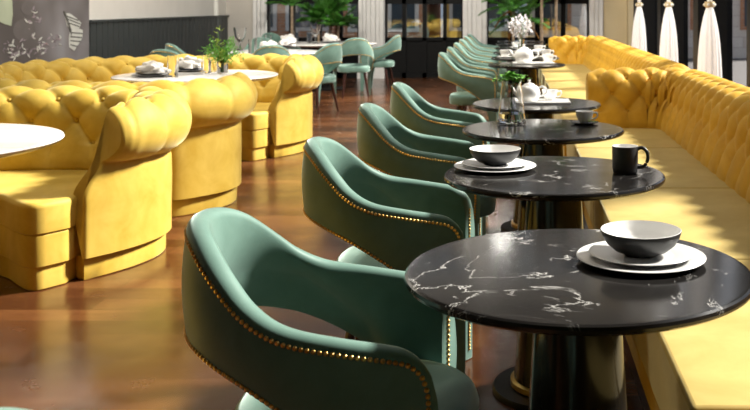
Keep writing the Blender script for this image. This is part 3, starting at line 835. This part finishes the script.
def goblet(x, y, z, lab, s=1):
    m = MB().lathe([(.0001, 0), (.045 * s, 0), (.04 * s, .005 * s), (.008 * s, .014 * s), (.007 * s, .07 * s), (.02 * s, .085 * s), (.05 * s, .13 * s), (.062 * s, .19 * s), (.066 * s, .23 * s), (.063 * s, .23 * s), (.059 * s, .19 * s), (.047 * s, .132 * s), (.018 * s, .09 * s), (.0001, .085 * s)], M['glass'], seg=32)
    o = m.build('goblet'); o.location = (x, y, z); tag(o, lab, 'glass', 'stemmed goblets')
def on(px, py, z): return at(px, py, z)
x, y, _ = on(151, 76.5, HW); place(x, y, HW, 'at the left of the table in the farther booth', 1, 2)
x, y, _ = on(189, 71.3, HW); place(x, y, HW, 'at the middle of the table in the farther booth', 1, 5)
x, y, _ = on(173, 77, HW); tumbler(x, y, HW, 'clear tumbler between the two napkins in the farther booth', .043, .17)
x, y, _ = on(207, 73, HW); tumbler(x, y, HW, 'left of two clear tumblers beside the bushy plant', .036, .15)
x, y, _ = on(213, 71.8, HW); tumbler(x, y, HW, 'clear tumbler touching the bushy plant leaves', .036, .15)
def bushy(x, y, z):
    t = thing('glass_jar', (x, y, z), 'small clear glass jar holding the bushy plant', 'vase')
    MB().lathe([(.0001, 0), (.042, 0), (.045, .006), (.045, .12), (.0425, .12), (.042, .01), (.0001, .008)], M['glass'], seg=28).build('body', parent=t)
    f = thing('bushy_plant', (x, y, z), 'bushy bright green plant on the white table in the farther booth', 'plant'); rr = random.Random(21)
    st = MB(); lf = MB()
    for k in range(26):
        a = rr.uniform(0, 2 * PI); rad = rr.uniform(.02, .16); hh = rr.uniform(.16, .36) - rad * .3
        p0 = (rr.uniform(-.02, .02), rr.uniform(-.02, .02), .012); p2 = (rad * math.cos(a), rad * math.sin(a) * .8, hh)
        pts = cr([p0, (p2[0] * .2, p2[1] * .2, .12), p2], 6); st.tube([tuple(p) for p in pts], .0022, M['stem'], seg=5)
        mt = M['lime'] if rr.random() < .35 and p2[0] < .05 else M['leaf']
        for q in range(26):
            c = Vector(pts[rr.randint(6, len(pts) - 1)]) + Vector((rr.gauss(0, .016), rr.gauss(0, .016), rr.gauss(0, .016)))
            leaflet(lf, c, rr, .040, .012, mt, 1.2)
    st.build('stem', parent=f); lf.build('foliage', parent=f, smooth=False)
x, y, _ = on(222.5, 73.5, HW); bushy(x, y, HW)
# settings on the two rear white tables
Z = .75
for px, py, l, sd in ((268, 51.5, 'at the right front of the first white dining table', 3), (288, 47.6, 'at the right back of the first white dining table', 4)):
    x, y, _ = on(px, py, Z); place(x, y, Z, l, 1.1, sd)
for px, py, l in ((252, 54, 'left of three clear tumblers on the first white table'), (259, 52, 'middle one of the clear tumblers on the first white table'), (268, 48, 'clear tumbler behind the napkin on the first white table')):
    x, y, _ = on(px, py, Z); tumbler(x, y, Z, l, .045, .19)
x, y, _ = on(240, 50, Z); goblet(x, y, Z, 'large clear goblet on the first white table', 1.35)
for px, py, l, sd in ((289, 43, 'at the left of the farthest white table', 6), (331, 43, 'at the right end of the farthest white table', 7)):
    x, y, _ = on(px, py, Z); place(x, y, Z, l, 1.15, sd)
for px, py, l in ((296, 41.5, 'clear tumbler left on the farthest white table'), (309.5, 43, 'clear tumbler left of the goblet on the farthest table'), (328, 42.3, 'clear tumbler behind the right napkin on the farthest table')):
    x, y, _ = on(px, py, Z); tumbler(x, y, Z, l, .045, .19)
x, y, _ = on(315.5, 43.5, Z); goblet(x, y, Z, 'large clear goblet on the farthest white table, before the palm', 1.35)

# ------------------------------------------------------------------ palms
def frond(m, base, az, L, droop, mat, rr, up=.9, leaf=.19, n=34):
    pts = []
    for i in range(n + 1):
        t = i / n; r = L * t; e = up * r - droop * r * r
        pts.append(base + Vector((math.cos(az) * r * .85, math.sin(az) * r * .85, e)))
    m.tube([tuple(p) for p in pts[::3]], .006, mat, seg=5)
    for i in range(4, n):
        d = (pts[i + 1] - pts[i]).normalized(); sd = d.cross(Vector((0, 0, 1))).normalized(); ll = leaf * (1 - abs(i / n - .45) * 1.1)
        for sg in (-1, 1):
            e = pts[i] + sd * sg * ll * .85 + d * ll * .6 + Vector((0, 0, -.12 * ll + rr.uniform(-.03, .03)))
            mid = pts[i].lerp(e, .4) + Vector((0, 0, .02)); wv = d * .009
            m.add([tuple(pts[i] - wv * .5), tuple(mid - wv), tuple(e), tuple(mid + wv), tuple(pts[i] + wv * .5)], [(0, 1, 2, 3, 4)], mat)
def palm(x, y, trunks, nf, L, label, seed, potr=.24, dry=0, up=.8, droop=.55, low=None):
    rr = random.Random(seed)
    t = thing('potted_palm', (x, y, 0), label, 'plant')
    MB().lathe([(potr * .75, 0), (potr * .8, .01), (potr, .42), (potr, .45), (potr * .92, .45), (potr * .9, .40), (.0001, .39)], M['pot'], seg=32).build('pot', parent=t)
    for tx, ty, h in trunks:
        pts = cr([(tx * .5, ty * .5, .38), (tx * .8, ty * .8, h * .4), (tx, ty, h * .75), (tx * 1.05, ty, h)], 6)
        MB().tube([tuple(p) for p in pts], [.03 - .008 * i / len(pts) for i in range(len(pts))], M['trunk'], seg=10).build('trunk', parent=t)
        f = MB(); b = Vector((tx * 1.05, ty, h))
        for k in range(nf):
            u_ = up * rr.uniform(.2, 1.5); frond(f, b, 2 * PI * k / nf + rr.uniform(-.2, .2), L * rr.uniform(.75, 1.1), droop * rr.uniform(.7, 1.5), M['palm'], rr, u_, .15)
        for k in range(dry): frond(f, b, rr.uniform(0, 6.28), L * .55, 2.2, M['drypalm'], rr, .1, .12)
        f.build('fronds', parent=t, smooth=False)
x = (322 - VX) / F * 17.1
palm(x, 17.2, [(-.08, 0, 1.1), (.12, .02, 1.2), (.28, -.1, 1.0)], 20, .45, 'dense dark green palm in the window left of the door', 31, .25)
x = (292 - VX) / F * 17.2
palm(x, 17.2, [(0, 0, 1.35)], 9, .7, 'single trunk palm left of the dense palm', 32, .2)
palm(.10, 17.0, [(-.08, 0, 1.25), (.06, .05, 1.05)], 13, .70, 'green palm behind the white blossoms in the right rear window', 33, .22, dry=2)
palm(.52, 16.8, [(0, 0, 1.75)], 9, .6, 'slender trunk palm with hanging orange fronds, left one', 34, .17, dry=7)
palm(.76, 16.95, [(0.02, 0, 1.9)], 9, .6, 'slender trunk palm with orange fronds next to the far banquette end', 35, .17, dry=7)

# ------------------------------------------------------------------ curtains
def curtain(x, y, label):
    t = thing('curtain', (x, y, 0), label, 'curtain', 'tied white curtains at the right windows')
    m = MB(); n = 84; rows = []
    prof = [(.02, 1.0, 1.0), (.3, .97, .98), (.6, .91, .93), (.85, .83, .85), (1.05, .70, .72), (1.2, .52, .54), (1.3, .35, .35), (1.36, .22, .2), (1.40, .18, .17), (1.46, .22, .22), (1.6, .34, .36), (1.9, .5, .58), (2.4, .6, .7), (5.8, .62, .75)]
    P = cr([(a, b, c) for a, b, c in prof], 4)
    for p in P:
        z, sx, sy = p.x, p.y * .125, p.z * .26
        row = []
        for k in range(n):
            a = 2 * PI * k / n; w = 1 + .05 * math.sin(13 * a + .6 * math.sin(z * 2)) + .03 * math.sin(5 * a + 1)
            row.append((sx * w * math.cos(a), sy * w * math.sin(a), z))
        rows.append(row)
    m.grid(rows, M['sheer'], closed_u=True); m.build('cloth', parent=t)
    tb = MB().lathe([(.0001, 1.345), (.04, 1.345), (.05, 1.355), (.052, 1.385), (.045, 1.405), (.0001, 1.405)], M['tie'], seg=24, sy=1.3); tb.build('tieback', parent=t)
    for k in range(6):
        a = k * PI / 3; tb = MB().lathe([(.0001, -.016), (.012, -.012), (.017, 0), (.012, .012), (.0001, .016)], M['ceramic'], c=(.05 * math.cos(a), .066 * math.sin(a), 1.372), seg=12); tb.build('tie_knot', parent=t)
M['tie'] = plain('tieback_cord', (.62, .50, .28), .6)
curtain(1.98, 9.62, 'nearest of the three tied white curtains, at the right')
curtain(2.0, 12.25, 'middle one of the three tied white curtains')
curtain(2.0, 15.1, 'farthest tied white curtain, beside the tan wall corner')

# ------------------------------------------------------------------ street outside
o = MB().box(-40, 60, -20, 60, -.25, -.13, M['pave']).build('street_ground', smooth=False); o['kind'] = 'structure'; o.name = 'ground'
def building(x0, x1, y0, y1, h, mat, label, side, wins, z0=.9, dz=3.0, wh=1.7, ww=1.0, frame='pilaster'):
    t = thing('building', ((x0 + x1) / 2, (y0 + y1) / 2, -.13), label, 'building')
    ox, oy = (x0 + x1) / 2, (y0 + y1) / 2
    MB().box(x0 - ox, x1 - ox, y0 - oy, y1 - oy, 0, h, mat).build('wall', parent=t, smooth=False)
    MB().box(x0 - ox - .2, x1 - ox + .2, y0 - oy - .2, y1 - oy + .2, h, h + .3, M['pilaster']).build('cornice', parent=t, smooth=False)
    n = wins; z = z0
    while z + wh < h - .3:
        for k in range(n):
            if side == 'y':
                c = x0 - ox + (x1 - x0) * (k + .5) / n; q = y0 - oy
                f = MB().box(c - ww / 2 - .1, c + ww / 2 + .1, q - .06, q + .02, z - .1, z + wh + .1, M[frame]).build('window_frame', parent=t, smooth=False)
                MB().box(c - ww / 2, c + ww / 2, q - .09, q - .05, z, z + wh, M['winpane']).build('pane', parent=f, smooth=False)
            else:
                c = y0 - oy + (y1 - y0) * (k + .5) / n; q = x0 - ox
                f = MB().box(q - .06, q + .02, c - ww / 2 - .1, c + ww / 2 + .1, z - .1, z + wh + .1, M[frame]).build('window_frame', parent=t, smooth=False)
                MB().box(q - .09, q - .05, c - ww / 2, c + ww / 2, z, z + wh, M['winpane']).build('pane', parent=f, smooth=False)
        z += dz
    return t, ox, oy
building(-12, -4.8, 26, 32, 7, M['brick'], 'orange brick building across the street behind the left rear window', 'y', 5)
building(-4.4, -2.3, 25, 31, 6, M['brick'], 'narrow orange building seen through the left door panes', 'y', 2, ww=.6)
building(-1.8, .0, 26, 31, 6.5, M['butter'], 'ochre fronted building seen through the right door panes', 'y', 2, ww=.5)
building(.5, 9, 27, 33, 7, M['stone'], 'pale stone building behind the right rear window', 'y', 6, ww=.7, frame='brick')
t, ox, oy = building(22, 27, 18, 70, 6.5, M['stone'], 'pale stone building with red awnings beyond the side windows', 'x', 14, ww=1.5)
for k in range(12):
    y = 20 + k * 4.2 - oy; q = 22 - ox
    MB().add([(q, y - 1.6, 1.25), (q, y + 1.6, 1.25), (q - 1.0, y + 1.6, .8), (q - 1.0, y - 1.6, .8), (q, y - 1.6, .75), (q, y + 1.6, .75), (q - 1.0, y + 1.6, .65), (q - 1.0, y - 1.6, .65)],
             [(0, 1, 2, 3), (4, 7, 6, 5), (0, 3, 7, 4), (1, 5, 6, 2), (3, 2, 6, 7), (0, 4, 5, 1)], M['awning']).build('awning', parent=t, smooth=False)

# ------------------------------------------------------------------ light
w = bpy.data.worlds.new('World'); SC.world = w; w.use_nodes = True
bg = w.node_tree.nodes['Background']; bg.inputs['Color'].default_value = (.80, .88, 1.0, 1); bg.inputs['Strength'].default_value = .4
def light(kind, name, loc, aim, energy, col, **k):
    l = bpy.data.lights.new(name, kind); l.energy = energy; l.color = col
    for a, b in k.items(): setattr(l, a, b)
    o = bpy.data.objects.new(name, l); COL.objects.link(o); o.location = loc
    o.rotation_euler = (Vector(aim) - Vector(loc)).to_track_quat('-Z', 'Y').to_euler(); return o
light('SUN', 'sun', (10, 4.3, 8.9), (0, 0, 0), 12, (1, .92, .76), angle=math.radians(8))
# unseen area lights added outside the side windows to stand in for daylight
for i, (a, b) in enumerate(zip(pk, ends)):
    if b > 3: light('AREA', 'window_daylight', (XG + .5, (a + b) / 2 + .15, 3.9), (-1.5, (a + b) / 2 - 2.6, .4), 8, (1, .97, .92), shape='RECTANGLE', size=2.1, size_y=2.6)
for x in (-3.6, -.6): light('AREA', 'ceiling_lamp', (x, 9.5, 5.6), (x, 18.5, .6), 190, (1, .95, .86), shape='DISK', size=1.0)  # unseen fill lights added to brighten the back wall
for p, q in (((-1.2, 5.0, 5.8), (-3.0, 6.0, 0)), ((-1.2, 9.0, 5.8), (-3.2, 10.5, 0))): light('AREA', 'ceiling_lamp', p, q, 55, (1, .93, .8), shape='DISK', size=1.0)  # unseen warm fill added above the booths and the space behind them
# ------------------------------------------------------------------ camera
cam = bpy.data.cameras.new('camera'); co = bpy.data.objects.new('camera', cam); COL.objects.link(co)
co.location = (0, 0, H); co.rotation_euler = (PI / 2, 0, 0)
cam.sensor_width = 36; cam.sensor_fit = 'HORIZONTAL'; cam.lens = F / 750 * 36
cam.shift_x = (375 - VX) / 750; cam.shift_y = -(205 - VY) / 750
cam.dof.use_dof = True; cam.dof.focus_distance = 2.9; cam.dof.aperture_fstop = 7.5
SC.camera = co
vs = SC.view_settings; vs.view_transform = 'Standard'; vs.look = 'None'; vs.gamma = 1; vs.use_curve_mapping = False; vs.exposure = .7
SC.cycles.use_denoising = True
SC.cycles.max_bounces = 10; SC.cycles.transparent_max_bounces = 16; SC.cycles.caustics_refractive = False; SC.cycles.caustics_reflective = False
